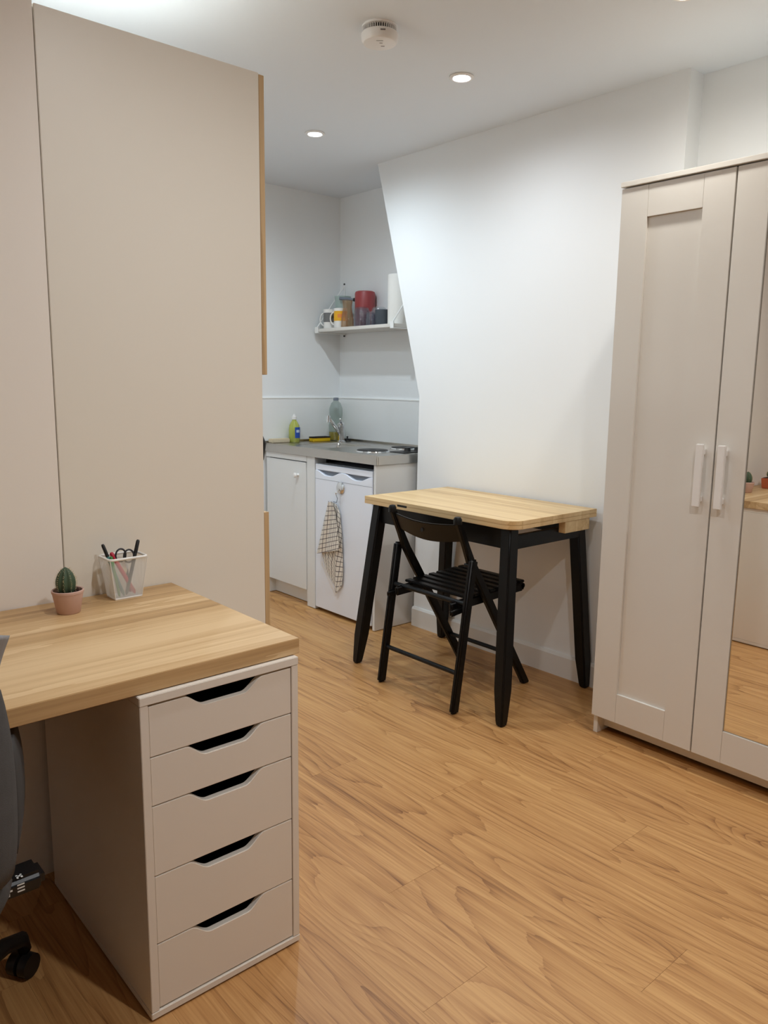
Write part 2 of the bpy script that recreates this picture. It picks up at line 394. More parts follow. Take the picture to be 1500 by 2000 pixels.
# ------------------------------------------------------------------ drawer unit
DX0, DX1, DY0, DY1, DZ = 0.578, 0.945, 1.360, 1.940, 0.700
t = thing('drawer_unit', ((DX0+DX1)/2, (DY0+DY1)/2, 0), 'white five-drawer unit under the oak desk', 'drawer unit')
box(DX0, DX1, DY0-0.001, DY1, 0.682, DZ).build('top_panel', 'white_lacquer', t, bevel=0.0012)
box(DX0, DX1, DY0-0.001, DY1, 0.004, 0.019).build('bottom_panel', 'white_lacquer', t, bevel=0.0012)
for x0 in (DX0+0.0005, DX1-0.0175):
    box(x0, x0+0.017, DY0, DY1, 0.0195, 0.6815).build('side_panel', 'white_lacquer', t, bevel=0.001)
box(DX0+0.018, DX1-0.018, DY1-0.008, DY1, 0.0195, 0.6815).build('back_panel', 'drawer_inside_shade', t)
for fx in (DX0+0.04, DX1-0.04):
    for fy in (DY0+0.05, DY1-0.05): MB().lathe((fx, fy, 0), [(0.012, 0), (0.012, 0.004)], 12).build('foot', 'black_plastic', t)
zb = [0.6785, 0.572, 0.469, 0.318, 0.1675, 0.0215]
fx0, fx1 = DX0+0.0185, DX1-0.0185; cxm = 0.763
def scoop(xc, half_top, half_bot, depth, zt, n=10):
    pts = []
    for k in range(n+1):
        u = k/n; s = u*u*(3-2*u); pts.append((xc-half_top + (half_top-half_bot)*u, zt - depth*s))
    for k in range(n+1):
        u = k/n; s = u*u*(3-2*u); pts.append((xc+half_bot + (half_top-half_bot)*u, zt - depth*(1-s)))
    return pts
for k in range(5):
    zt, z0 = zb[k]-0.001, zb[k+1]+0.001
    d = thing('drawer', ((fx0+fx1)/2, DY0, z0), '', ''); del d['label']; del d['category']
    d.parent = t; d.location = Vector(((fx0+fx1)/2, DY0, z0)) - ORG[t.name]
    poly = [(fx1, z0), (fx1, zt)] + scoop(cxm, 0.092, 0.044, 0.027, zt)[::-1] + [(fx0, zt), (fx0, z0)]
    MB().prism(poly, 'y', DY0+0.002, DY0+0.017).build('drawer_front', 'white_lacquer', d, bevel=0.0012)
    mb = MB(); mb.box(fx0+0.012, fx0+0.022, DY0+0.017, DY1-0.03, z0+0.012, zt-0.03); mb.box(fx1-0.022, fx1-0.012, DY0+0.017, DY1-0.03, z0+0.012, zt-0.03)
    mb.box(fx0+0.022, fx1-0.022, DY1-0.04, DY1-0.03, z0+0.012, zt-0.03); mb.box(fx0+0.022, fx1-0.022, DY0+0.017, DY1-0.04, z0+0.012, z0+0.018)
    mb.build('drawer_box', 'drawer_inside_shade', d)

# ------------------------------------------------------------------ office chair (mostly out of frame)
t = thing('office_chair', (0.06, 1.42, 0), 'grey fabric swivel chair on black casters pushed under the desk', 'office chair')
# wrap-around backrest: curved upholstered sheet following a U in plan
def u_shell(name, mat, pts, ztop, zbot, th, lean, label=None):
    mb = MB(); n = len(pts); rows = 12; P = [Vector((p[0], p[1], 0)) for p in pts]
    vs = []
    for side in (0, 1):
        for i in range(n):
            d = (P[min(i+1, n-1)] - P[max(i-1, 0)]).normalized(); nr = Vector((d.y, -d.x, 0))
            for r in range(rows+1):
                v = r/rows; z = zbot(i/(n-1)) + (ztop(i/(n-1)) - zbot(i/(n-1)))*v
                edge = min(1.0, math.sin(PI*min(max(v, 0.02), 0.98))**0.35) * min(1.0, math.sin(PI*min(max(i/(n-1), 0.02), 0.98))**0.3)
                off = (th/2*edge)*(1 if side == 0 else -1) + lean(i/(n-1), v)
                q = P[i] + nr*off; vs.append((q.x, q.y, z))
    m = rows+1; fs = []
    for side in (0, 1):
        b0 = side*n*m
        for i in range(n-1):
            for r in range(rows):
                f = (b0+i*m+r, b0+(i+1)*m+r, b0+(i+1)*m+r+1, b0+i*m+r+1); fs.append(f if side == 0 else f[::-1])
    o = n*m
    for i in range(n-1):
        fs.append((i*m, o+i*m, o+(i+1)*m, (i+1)*m)); fs.append((i*m+rows, (i+1)*m+rows, o+(i+1)*m+rows, o+i*m+rows))
    for r in range(rows):
        fs.append((r, r+1, o+r+1, o+r)); e = (n-1)*m; fs.append((e+r, o+e+r, o+e+r+1, e+r+1))
    mb.add(vs, fs); return mb.build(name, mat, t, smooth='all', label=label)
def sgp(v, e): return math.copysign(abs(v)**e, v)
ang = [PI + PI*k/28 for k in range(29)]
back_pts = [(0.060 + 0.243*sgp(math.cos(a), 0.55), 1.300 + 0.175*sgp(math.sin(a), 0.55)) for a in ang]
u_shell('backrest', 'grey_fabric', back_pts, lambda u: 0.60 + 0.315*math.sin(PI*u)**0.30, lambda u: 0.555 - 0.04*abs(2*u-1)**6, 0.045, lambda u, v: 0.0)
u_shell('top_band', 'light_grey_fabric', back_pts[5:24], lambda u: 0.955 - 0.02*abs(2*u-1)**3, lambda u: 0.885 - 0.03*abs(2*u-1)**3, 0.030, lambda u, v: 0.002 + 0.026*v*v)
for sx in (-1, 1):
    arm = [(0.065 + sx*(0.268 + 0.055*math.sin(PI*k/16)), 1.32 + 0.34*k/10) for k in range(11)]
    u_shell('armrest', 'grey_fabric', arm if sx < 0 else arm[::-1], lambda u: 0.685, lambda u: 0.50, 0.042, lambda u, v: 0.0)
mb = MB(); nseg = 32
prof = [(0.02, 0.44), (0.86, 0.44), (0.96, 0.455), (1.0, 0.48), (0.985, 0.515), (0.90, 0.53), (0.02, 0.535)]
for (r, z) in prof:
    for k in range(nseg):
        a = 2*PI*k/nseg; c, s_ = math.cos(a), math.sin(a)
        mb.v.append((0.065 + 0.262*r*math.copysign(abs(c)**0.6, c), 1.43 + 0.27*r*math.copysign(abs(s_)**0.6, s_), z))
for i in range(len(prof)-1):
    for k in range(nseg): mb.f.append((i*nseg+k, i*nseg+(k+1) % nseg, (i+1)*nseg+(k+1) % nseg, (i+1)*nseg+k))
mb.f += [tuple(range(nseg))[::-1], tuple((len(prof)-1)*nseg+k for k in range(nseg))]
mb.build('seat', 'grey_fabric', t, smooth='all')
box(-0.08, 0.20, 1.32, 1.54, 0.405, 0.44).build('mechanism', 'black_plastic', t, bevel=0.008)
mb = MB(); mb.tube([(0.18, 1.36, 0.42), (0.30, 1.36, 0.425)], 0.007, 10)
lv = mb.build('lever', 'black_plastic', t, smooth=True, label='black height lever with white symbols')
mb = MB(); mb.box(0.29, 0.385, 1.335, 1.395, 0.405, 0.44); mb.build('lever_paddle', 'black_plastic', lv, bevel=0.010, seg=3)
mb = MB()
for (a0, a1, b0, b1) in ((0.322, 0.331, 1.341, 1.344), (0.322, 0.325, 1.341, 1.350), (0.328, 0.331, 1.341, 1.350), (0.338, 0.341, 1.341, 1.352), (0.338, 0.348, 1.346, 1.349), (0.345, 0.348, 1.341, 1.352)):
    mb.box(a0, a1, b0, b1, 0.4400, 0.4404)
for (x0, x1, z0, z1) in ((0.316, 0.328, 0.424, 0.427), (0.3205, 0.3235, 0.416, 0.434), (0.336, 0.348, 0.418, 0.4205), (0.336, 0.348, 0.424, 0.4265), (0.336, 0.348, 0.430, 0.4325)):
    mb.box(x0, x1, 1.3346, 1.3350, z0, z1)
mb.build('lever_symbol', 'stitch_white', lv)
MB().tube([(0.085, 1.45, 0.12), (0.085, 1.45, 0.41)], [0.028, 0.025], 16).build('column', 'black_plastic', t, smooth=True)
MB().lathe((0.085, 1.45, 0.075), [(0.001, 0), (0.045, 0), (0.045, 0.05), (0.032, 0.075), (0.001, 0.075)], 20).build('hub', 'black_plastic', t, smooth=True)
for k in range(5):
    a = math.radians(33 + 72*k); dx, dy = math.cos(a), math.sin(a); R_ = 0.40
    ex, ey = 0.085+dx*R_, 1.45+dy*R_
    lg = MB().tube([(0.085+dx*0.03, 1.45+dy*0.03, 0.115), (0.085+dx*0.22, 1.45+dy*0.22, 0.112), (0.085+dx*0.35, 1.45+dy*0.35, 0.105), (ex, ey, 0.085), (ex+dx*0.008, ey+dy*0.008, 0.055)], [0.024, 0.02, 0.018, 0.017, 0.014], 10).build('leg', 'black_plastic', t, smooth='all')
    cs = MB()
    for s_ in (-1, 1):
        c0 = (ex - dy*s_*0.004, ey + dx*s_*0.004, 0.026); c1 = (ex - dy*s_*0.024, ey + dx*s_*0.024, 0.026)
        cs.tube([c0, c1], 0.026, 18)
    cs.build('caster', 'black_plastic', lg, smooth=True)

# ------------------------------------------------------------------ small cactus in pink pot
def cactus(parent, c, h, r, mat='cactus_green', ribs=9):
    prof = []
    for k in range(15):
        u = k/14; prof.append((max(0.001, r*math.sin(PI*(0.16+0.84*u))**0.62), h*u))
    body = MB().lathe(c, prof, 72, mod=lambda a, z: 1 + 0.10*math.cos(ribs*a)).build('cactus', mat, parent, smooth='all')
    sp = MB(); rr = random.Random(int(c[0]*1000))
    for q in range(ribs):
        a = 2*PI*q/ribs
        for k in range(2, 14):
            rad, z = prof[k]; rad *= 1.10; bx, by = c[0]+rad*math.cos(a), c[1]+rad*math.sin(a)
            for j in range(3):
                a2 = a + rr.uniform(-0.7, 0.7); l = 0.0045*(r/0.022)
                sp.tube([(bx, by, c[2]+z), (bx+l*math.cos(a2), by+l*math.sin(a2), c[2]+z+rr.uniform(-0.003, 0.005))], [0.0003, 0.0001], 3, cap=False)
    sp.build('spines', 'spine', body, kind='stuff')
    return body
PX, PY_, DT = 0.634, 1.886, 0.737
t = thing('potted_cactus', (PX, PY_, DT), 'small round cactus in a dusty pink clay pot', 'cactus')
MB().lathe((PX, PY_, DT), [(0.001, 0), (0.0255, 0), (0.0275, 0.002), (0.036, 0.050), (0.0372, 0.0505), (0.0375, 0.056), (0.036, 0.0575), (0.0335, 0.056), (0.032, 0.044), (0.001, 0.044)], 40).build('pot', 'terracotta_pink', t, smooth=True)
MB().lathe((PX, PY_, DT), [(0.001, 0.0445), (0.0325, 0.0445), (0.0325, 0.047), (0.015, 0.0495), (0.001, 0.0498)], 24).build('soil', 'soil', t, smooth='all')
cactus(t, (PX-0.003, PY_, DT+0.047), 0.066, 0.0215)
MB().lathe((PX+0.023, PY_+0.006, DT+0.046), [(0.001, 0), (0.006, 0.002), (0.007, 0.007), (0.004, 0.012), (0.001, 0.013)], 10).build('offshoot', 'soil', t, smooth='all')
# trough of cacti further along the desk (seen in the mirror)
TX, TY = 0.30, 1.885
t = thing('cactus_trough', (TX, TY, DT), 'terracotta trough with a green cactus, further along the desk', 'planter')
mb = MB(); b4 = [(-.08,-.034),(.08,-.034),(.08,.034),(-.08,.034)]
mb.hexa([(TX+a, TY+b, DT) for a, b in b4], [(TX+a*1.08, TY+b*1.12, DT+0.058) for a, b in b4])
mb.build('trough', 'terracotta', t, bevel=0.003)
mb = MB(); mb.box(TX-0.078, TX+0.078, TY-0.031, TY+0.031, DT+0.0582, DT+0.0605); mb.build('soil', 'soil', t)
cactus(t, (TX+0.035, TY, DT+0.059), 0.05, 0.026); cactus(t, (TX-0.035, TY, DT+0.059), 0.06, 0.024)

# ------------------------------------------------------------------ pen cup
UX0, UX1, UY0, UY1, UH = 0.762, 0.833, 1.912, 1.966, 0.112
VX0, VX1, VY0, VY1 = 0.747, 0.846, 1.899, 1.977
t = thing('pen_cup', (0.7975, 1.939, DT), 'white wire-mesh pen cup on the oak desk', 'pen cup')
box(UX0, UX1, UY0, UY1, DT, DT+0.003).build('base', 'white_wire', t)
def rrect(x0, x1, y0, y1, r, z, n=5):
    pts = []
    for (cx, cy, a0) in ((x1-r, y1-r, 0), (x0+r, y1-r, 90), (x0+r, y0+r, 180), (x1-r, y0+r, 270)):
        for k in range(n+1):
            a = math.radians(a0 + 90*k/n); pts.append((cx+r*math.cos(a), cy+r*math.sin(a), z))
    return pts
pr = rrect(VX0, VX1, VY0, VY1, 0.012, DT+UH-0.003); mb = MB(); mb.tube(pr + [pr[0], pr[1]], 0.0034, 8, cap=False); mb.build('rim', 'white_wire', t, smooth='all')
cb_ = [(UX0, UY0), (UX1, UY0), (UX1, UY1), (UX0, UY1)]; ct_ = [(VX0, VY0), (VX1, VY0), (VX1, VY1), (VX0, VY1)]
for s_ in range(4):
    b0, b1, t0, t1 = Vector((*cb_[s_], DT+0.003)), Vector((*cb_[(s_+1) % 4], DT+0.003)), Vector((*ct_[s_], DT+UH-0.004)), Vector((*ct_[(s_+1) % 4], DT+UH-0.004))
    def S(u, v): return (b0.lerp(b1, u)).lerp(t0.lerp(t1, u), v)
    mb = MB(); nd = 22 if s_ % 2 == 0 else 17
    for sg in (-1, 1):
        for k in range(-nd, 2*nd):
            ua = k/nd; ub = ua + sg*(1.25 if s_ % 2 == 0 else 1.6)
            # clip the diagonal to 0..1
            lo_, hi_ = 0.0, 1.0
            du = ub-ua
            ta, tb = (0-ua)/du, (1-ua)/du
            lo_, hi_ = max(lo_, min(ta, tb)), min(hi_, max(ta, tb))
            if hi_ - lo_ < 0.01: continue
            mb.tube([S(ua+du*lo_, lo_), S(ua+du*hi_, hi_)], 0.00036, 3, cap=False)
    mb.tube([b0, t0], 0.0012, 5); mb.tube([b0, b1], 0.0016, 5)
    mb.build('mesh_side', 'white_wire', t)
def pen(name, p0, p1, r, mat, label, cap=None, tip=None):
    p0, p1 = Vector(p0), Vector(p1); d = p1-p0; o = thing(name, p0, label, 'pen' if 'pen' in name else name)
    MB().tube([p0, p0+d*0.05, p0+d*0.75, p0+d*0.76], [r*0.3, r, r, r*0.9], 12).build('barrel', mat, o, smooth=True)
    MB().tube([p0+d*0.76, p0+d*0.97, p1], [r*1.1, r*1.05, r*0.7], 12).build('cap', cap or mat, o, smooth=True)
    return o
zc = DT+0.006
pen('pen', (0.790, 1.925, zc), (0.752, 1.958, zc+0.136), 0.0042, 'teal_plastic', 'slim teal pen with a black cap in the pen cup', cap='black_plastic')
pen('marker', (0.822, 1.930, zc), (0.772, 1.955, zc+0.112), 0.0052, 'red_plastic', 'red and pink marker in the pen cup', cap='red_plastic')
pen('pen', (0.798, 1.930, zc), (0.845, 1.950, zc+0.138), 0.0046, 'black_plastic', 'black pen leaning to the right in the pen cup')
pen('pencil', (0.777, 1.922, zc), (0.768, 1.945, zc+0.104), 0.0036, 'green_plastic', 'short green pencil in the pen cup')
t = thing('scissors', (0.815, 1.945, zc), 'scissors with grey ring handles standing in the pen cup', 'scissors')
MB().bar((0.816, 1.945, zc), (0.800, 1.947, zc+0.085), 0.010, 0.0016, (1, 0, 0)).build('blade', 'chrome', t)
MB().bar((0.812, 1.943, zc), (0.806, 1.949, zc+0.085), 0.010, 0.0016, (1, 0, 0)).build('blade', 'chrome', t)
for c0 in ((0.795, 1.948, zc+0.103), (0.815, 1.944, zc+0.099)):
    pts = [(c0[0] + 0.0135*math.cos(2*PI*k/20), c0[1], c0[2] + 0.017*math.sin(2*PI*k/20)) for k in range(22)]
    MB().tube(pts, 0.0024, 8, cap=False).build('handle', 'dark_grey_plastic', t, smooth='all')

# ------------------------------------------------------------------ wardrobe
WX, WY, WW, WD, WH = 2.430, 1.572, 1.170, 0.480, 1.975
t = thing('wardrobe', (WX, WY, 0), 'white three-door wardrobe with a mirrored middle door', 'wardrobe')
y0, y1 = WY-WW, WY
box(WX-0.006, WX+WD, y0, y1, WH-0.017, WH).build('top_panel', 'white_foil', t, bevel=0.0015)
for ya in (y0, y1-0.018): box(WX+0.02, WX+WD, ya, ya+0.018, 0, WH-0.0175).build('side_panel', 'white_foil', t, bevel=0.001)
for ya in (y0+0.39, y0+0.78): box(WX+0.03, WX+WD-0.006, ya-0.008, ya+0.008, 0.09, WH-0.0175).build('partition', 'white_foil', t)
box(WX+0.02, WX+WD-0.006, y0+0.018, y1-0.018, 0.072, 0.09).build('bottom_panel', 'white_foil', t)
box(WX+WD-0.005, WX+WD, y0+0.018, y1-0.018, 0.05, WH-0.0175).build('back_panel', 'white_foil', t)
box(WX+0.065, WX+0.081, y0+0.018, y1-0.018, 0.018, 0.072).build('plinth', 'white_foil', t)
dz0, dz1 = 0.075, WH-0.021
def door(ya, yb, mirror, hy):
    d = thing('door', (WX, (ya+yb)/2, dz0), '', ''); del d['label']; del d['category']
    d.parent = t; d.location = Vector((WX, (ya+yb)/2, dz0)) - ORG[t.name]
    st, rb, rtp = 0.100, 0.110, 0.102
    for a, b in ((ya, ya+st), (yb-st, yb)):
        box(WX, WX+0.019, a, b, dz0, dz1).build('stile', 'white_foil', d, bevel=0.0008)
    box(WX+0.0003, WX+0.019, ya+st+0.0004, yb-st-0.0004, dz0, dz0+rb).build('rail', 'white_foil', d, bevel=0.0008)
    box(WX+0.0003, WX+0.019, ya+st+0.0004, yb-st-0.0004, dz1-rtp, dz1).build('rail', 'white_foil', d, bevel=0.0008)
    if mirror:
        box(WX+0.006, WX+0.010, ya+st+0.002, yb-st-0.002, dz0+rb+0.002, dz1-rtp-0.002).build('mirror', 'mirror', d, label='tall mirror')
        mb = MB()
        for (a, b, c, e) in ((ya+st+0.0002, ya+st+0.002, dz0+rb, dz1-rtp), (yb-st-0.002, yb-st-0.0002, dz0+rb, dz1-rtp)): mb.box(WX+0.004, WX+0.010, a, b, c, e)
        for (c, e) in ((dz0+rb, dz0+rb+0.002), (dz1-rtp-0.002, dz1-rtp)): mb.box(WX+0.004, WX+0.010, ya+st+0.002, yb-st-0.002, c, e)
        mb.build('mirror_edge', 'bevel_metal', d)
    else:
        box(WX+0.009, WX+0.016, ya+st+0.0004, yb-st-0.0004, dz0+rb+0.0004, dz1-rtp-0.0004).build('door_panel', 'white_foil', d)
    h = MB()
    h.box(WX-0.030, WX-0.018, hy-0.0125, hy+0.0125, 0.915, 1.118); h.box(WX-0.018, WX, hy-0.008, hy+0.008, 0.93, 0.95); h.box(WX-0.018, WX, hy-0.008, hy+0.008, 1.083, 1.103)
    h.build('handle', 'white_plastic', d, bevel=0.002)
yA = y1-0.394; yB = yA-0.005-0.378
door(yA, y1-0.002, False, yA+0.034); door(yB, yA-0.005, True, yA-0.005-0.033); door(y0+0.002, yB-0.005, False, yB-0.040)
t.rotation_euler.z = math.radians(-0.4)

# ------------------------------------------------------------------ dining table
TX0, TX1, TY0, TY1, TZ0, TZ1 = 2.268, 2.812, 1.848, 2.724, 0.7535, 0.787
t = thing('dining_table', (2.53, 2.28, 0), 'fold-out table with oak top and black splayed legs', 'table')
def top_poly(r):
    pts = [(TX1, TY0), (TX1, TY1), (TX0, TY1)]
    for k in range(9):
        a = math.radians(180 + 90*k/8); pts.append((TX0+r+r*math.cos(a), TY0+r+r*math.sin(a)))
    return pts
MB().prism(top_poly(0.062), 'z', TZ0+0.0172, TZ1).build('tabletop', 'table_oak', t, bevel=0.0012, label='oak top leaf with one rounded corner')
MB().prism(top_poly(0.062), 'z', TZ0, TZ0+0.0168).build('folded_leaf', 'table_oak', t, bevel=0.0012)
ax0, ax1, ay0, ay1, az0 = 2.305, 2.775, 1.885, 2.69, 0.668
for (a, b, c, d) in ((ax0, ax0+0.02, ay0, ay1), (ax1-0.02, ax1, ay0, ay1)): box(a, b, c, d, az0, TZ0).build('apron', 'black_wood', t, bevel=0.002)
for (a, b, c, d) in ((ax0+0.02, ax1-0.02, ay0, ay0+0.02), (ax0+0.02, ax1-0.02, ay1-0.02, ay1)): box(a, b, c, d, az0, TZ0-0.03).build('apron', 'black_wood', t, bevel=0.002)
def leg(top, foot):
    tp, ft = Vector(top), Vector(foot); mb = MB(); secs = []
    for u, hw in ((0.0, 0.027), (0.13, 0.0275), (0.82, 0.027), (0.975, 0.0195), (1.0, 0.0165)):
        c = tp.lerp(ft, u); secs.append([(c.x+sx*hw, c.y+sy*hw*0.94, c.z) for sx, sy in ((-1,-1),(1,-1),(1,1),(-1,1))])
    vs = [p for s_ in secs for p in s_]; fs = [(0,1,2,3)[::-1], tuple(range(16, 20))]
    for i in range(4):
        for k in range(4): fs.append((i*4+k, i*4+(k+1) % 4, i*4+4+(k+1) % 4, i*4+4+k))
    mb.add(vs, fs); o = mb.build('leg', 'black_wood', t, bevel=0.006, seg=3, smooth=True); return o
leg((2.318, 1.906, TZ0-0.001), (2.213, 1.825, 0.0)); leg((2.318, 2.668, TZ0-0.001), (2.222, 2.712, 0.0))
leg((2.768, 1.912, 0.705), (2.795, 1.850, 0.0)); leg((2.762, 2.668, TZ0-0.001), (2.795, 2.725, 0.0))
box(2.60, 2.768, 1.852, 1.884, 0.705, TZ0-0.0005).build('leaf_support', 'table_oak', t, bevel=0.001, label='oak block under the table top')
box(TX0-0.0008, TX0+0.004, 2.44, 2.50, TZ0+0.012, TZ0+0.021).build('leaf_catch', 'gap_black', t)

# ------------------------------------------------------------------ folding chair
t = thing('folding_chair', (2.39, 2.24, 0), 'black slatted wooden folding chair tucked under the table', 'folding chair')
YN_, YF_ = 2.033, 2.447
def XL_(z): return 2.637 - 0.379*z/0.60 if z <= 0.60 else 2.258 - 0.086*(z-0.60)/0.185      # long uprights, bent above the pivot
def XS_(z): return 2.152 + 0.088*z/0.61        # short legs
for (yl, ys) in ((YN_+0.017, YN_-0.013), (YF_-0.017, YF_+0.013)):
    secs = [(0.0, 0.020), (0.52, 0.021), (0.60, 0.019), (0.66, 0.0155), (0.772, 0.0135)]; vs = []
    for z, hw in secs: vs += [(XL_(z)-hw*1.1, yl-0.013, z), (XL_(z)+hw*1.1, yl-0.013, z), (XL_(z)+hw*1.1, yl+0.013, z), (XL_(z)-hw*1.1, yl+0.013, z)]
    fs = [(3, 2, 1, 0), tuple(range(16, 20))] + [(i*4+k, i*4+(k+1) % 4, i*4+4+(k+1) % 4, i*4+4+k) for i in range(4) for k in range(4)]
    MB().add(vs, fs).build('long_leg', 'black_wood', t, bevel=0.006, seg=3, smooth=True)
    MB().bar((XS_(0.0), ys, 0.0), (XS_(0.618), ys, 0.618), 0.027, 0.042, (0, 1, 0)).build('short_leg', 'black_wood', t, bevel=0.009, seg=3, smooth=True)
    MB().tube([(XS_(0.585)+0.003, ys-0.013, 0.590), (XS_(0.585)+0.003, yl+0.013, 0.590)], 0.006, 10).build('pivot', 'black_wood', t, smooth=True)
    MB().lathe((XL_(0.772)-0.001, yl, 0.772), [(0.001, -0.012), (0.017, -0.012), (0.017, 0.008), (0.012, 0.017), (0.001, 0.019)], 14).build('leg_cap', 'black_wood', t, smooth=True)
# curved back slat
n = 14; ctr = (YN_+YF_)/2; mb = MB(); rows = []
for k in range(n+1):
    u = k/n; y = YN_+0.022 + (YF_-YN_-0.044)*u; bow = -0.026*math.sin(PI*u)+0.002
    zt = 0.757 - 0.012*math.sin(PI*u); zb2 = 0.687 - 0.022*math.sin(PI*u)*1.0
    rows.append([(XL_(zb2)+bow-0.007, y, zb2), (XL_(zt)+bow-0.007, y, zt), (XL_(zt)+bow+0.007, y, zt), (XL_(zb2)+bow+0.007, y, zb2)])
vs = [p for r_ in rows for p in r_]; fs = [(0,1,2,3), tuple(n*4+k for k in (3,2,1,0))]
for k in range(n):
    for q in range(4): fs.append((k*4+q, k*4+(q+1) % 4, k*4+4+(q+1) % 4, k*4+4+q))
mb.add(vs, fs); bk = mb.build('backrest', 'black_wood', t, bevel=0.003, smooth=True)
MB().lathe((XL_(0.715)-0.0345, ctr+0.002, 0.712), [(0.001, 0), (0.0085, 0), (0.0085, 0.002), (0.001, 0.002)], 18, axis='x').build('finger_hole', 'gap_black', bk, label='round hole in the back slat')
for y in (YN_+0.046, YF_-0.046):
    MB().bar((2.175, y, 0.420), (2.630, y, 0.437), 0.024, 0.042, (0, 1, 0)).build('seat_rail', 'black_wood', t, bevel=0.008, seg=3, smooth=True)
for y in (YN_+0.020, YF_-0.020):
    MB().bar((2.150, y-0.001, 0.405), (2.230, y-0.001, 0.413), 0.018, 0.030, (0, 1, 0)).build('rail_end', 'black_wood', t, bevel=0.008, seg=3, smooth=True)
for k in range(8):
    x = 2.265 + k*0.0475; z = 0.4425 + (x-2.175)*0.037
    box(x-0.017, x+0.017, YN_+0.024, YF_-0.024, z, z+0.011).build('seat_slat', 'black_wood', t, bevel=0.003)
MB().tube([(XS_(0.437), YN_-0.004, 0.437), (XS_(0.437), YF_+0.004, 0.437)], 0.0105, 14).build('seat_bar', 'black_wood', t, smooth=True)
MB().tube([(XS_(0.16), YN_-0.004, 0.160), (XS_(0.16), YF_+0.004, 0.160)], 0.0095, 14).build('stretcher', 'black_wood', t, smooth=True)
MB().tube([(XL_(0.15), YN_+0.014, 0.150), (XL_(0.15), YF_-0.014, 0.150)], 0.0095, 14).build('stretcher', 'black_wood', t, smooth=True)
MB().tube([(2.618, YN_+0.034, 0.440), (2.618, YF_-0.034, 0.440)], 0.012, 14).build('seat_bar', 'black_wood', t, smooth=True)

# ------------------------------------------------------------------ kitchenette
KX, KZ = 2.585, 0.930
t = thing('sink_cabinet', (2.86, 3.79, 0), 'white kitchen base cabinet under the steel sink', 'cabinet')
mb = MB(); mb.box(KX+0.02, 3.14, 4.03, 4.048, 0.095, 0.883); mb.box(KX+0.02, 3.14, 3.625, 3.641, 0.095, 0.780); mb.box(KX+0.02, 3.14, 3.641, 4.03, 0.095, 0.111); mb.box(3.13, 3.14, 3.641, 4.03, 0.111, 0.883)
mb.build('carcass', 'kitchen_white', t)
box(KX, KX+0.019, 3.625, 4.048, 0.850, 0.883).build('top_rail', 'kitchen_white', t, bevel=0.001)
dr = box(KX-0.003, KX+0.016, 3.628, 4.036, 0.098, 0.845).build('door', 'kitchen_white', t, bevel=0.0015)
MB().lathe((KX-0.003, 3.703, 0.768), [(0.001, 0), (0.008, 0), (0.007, -0.012), (0.013, -0.018), (0.0145, -0.026), (0.010, -0.031), (0.001, -0.032)], 20, axis='x').build('knob', 'white_plastic', dr, smooth=True)
box(KX+0.05, KX+0.066, 3.625, 4.048, 0.004, 0.094).build('plinth', 'kitchen_white', t)
box(KX, KX+0.30, 4.03, 4.06, 0.003, 0.094).build('foot_panel', 'kitchen_white', t)
box(KX, KX+0.08, 3.545, 3.622, 0.004, 0.883).build('filler_panel', 'kitchen_white', t, bevel=0.001)
t = tag(box(KX-0.004, 3.10, 3.010, 3.028, 0.003, 0.883).build('end_panel', 'kitchen_white', bevel=0.001), 'white end panel closing the kitchenette beside the table', 'panel')
# fridge
t = thing('fridge', (2.85, 3.287, 0), 'small white under-counter fridge with scooped grip', 'fridge')
fy0, fy1 = 3.036, 3.538
box(KX+0.055, 3.10, fy0, fy1, 0.02, 0.848).build('body', 'fridge_white', t, bevel=0.003)
def fscoop():
    a = []
    for yc in (fy0+0.125, fy1-0.125):
        a += [(q[0], q[1]) for q in scoop(yc, 0.115, 0.018, 0.026, 0.816, 8)]
    return a
poly = [(fy1-0.002, 0.022), (fy1-0.002, 0.816)] + fscoop()[::-1] + [(fy0+0.002, 0.816), (fy0+0.002, 0.022)]
fd = MB().prism(poly, 'x', KX-0.004, KX+0.05).build('door', 'fridge_white', t, bevel=0.003)
box(KX-0.002, KX+0.048, fy0+0.003, fy1-0.003, 0.8165, 0.8475).build('top_trim', 'fridge_white', t, bevel=0.002)
box(KX+0.012, KX+0.0545, fy0+0.01, fy1-0.01, 0.785, 0.8162).build('grip_recess', 'fridge_grey', fd)
box(KX-0.0046, KX-0.0038, fy0+0.003, fy1-0.003, 0.7655, 0.7670).build('door_line', 'fridge_grey', fd)
for fy in (fy0+0.04, fy1-0.04):
    for fx in (KX+0.09, 3.05): MB().lathe((fx, fy, 0), [(0.018, 0), (0.018, 0.02)], 14).build('foot', 'black_plastic', t)
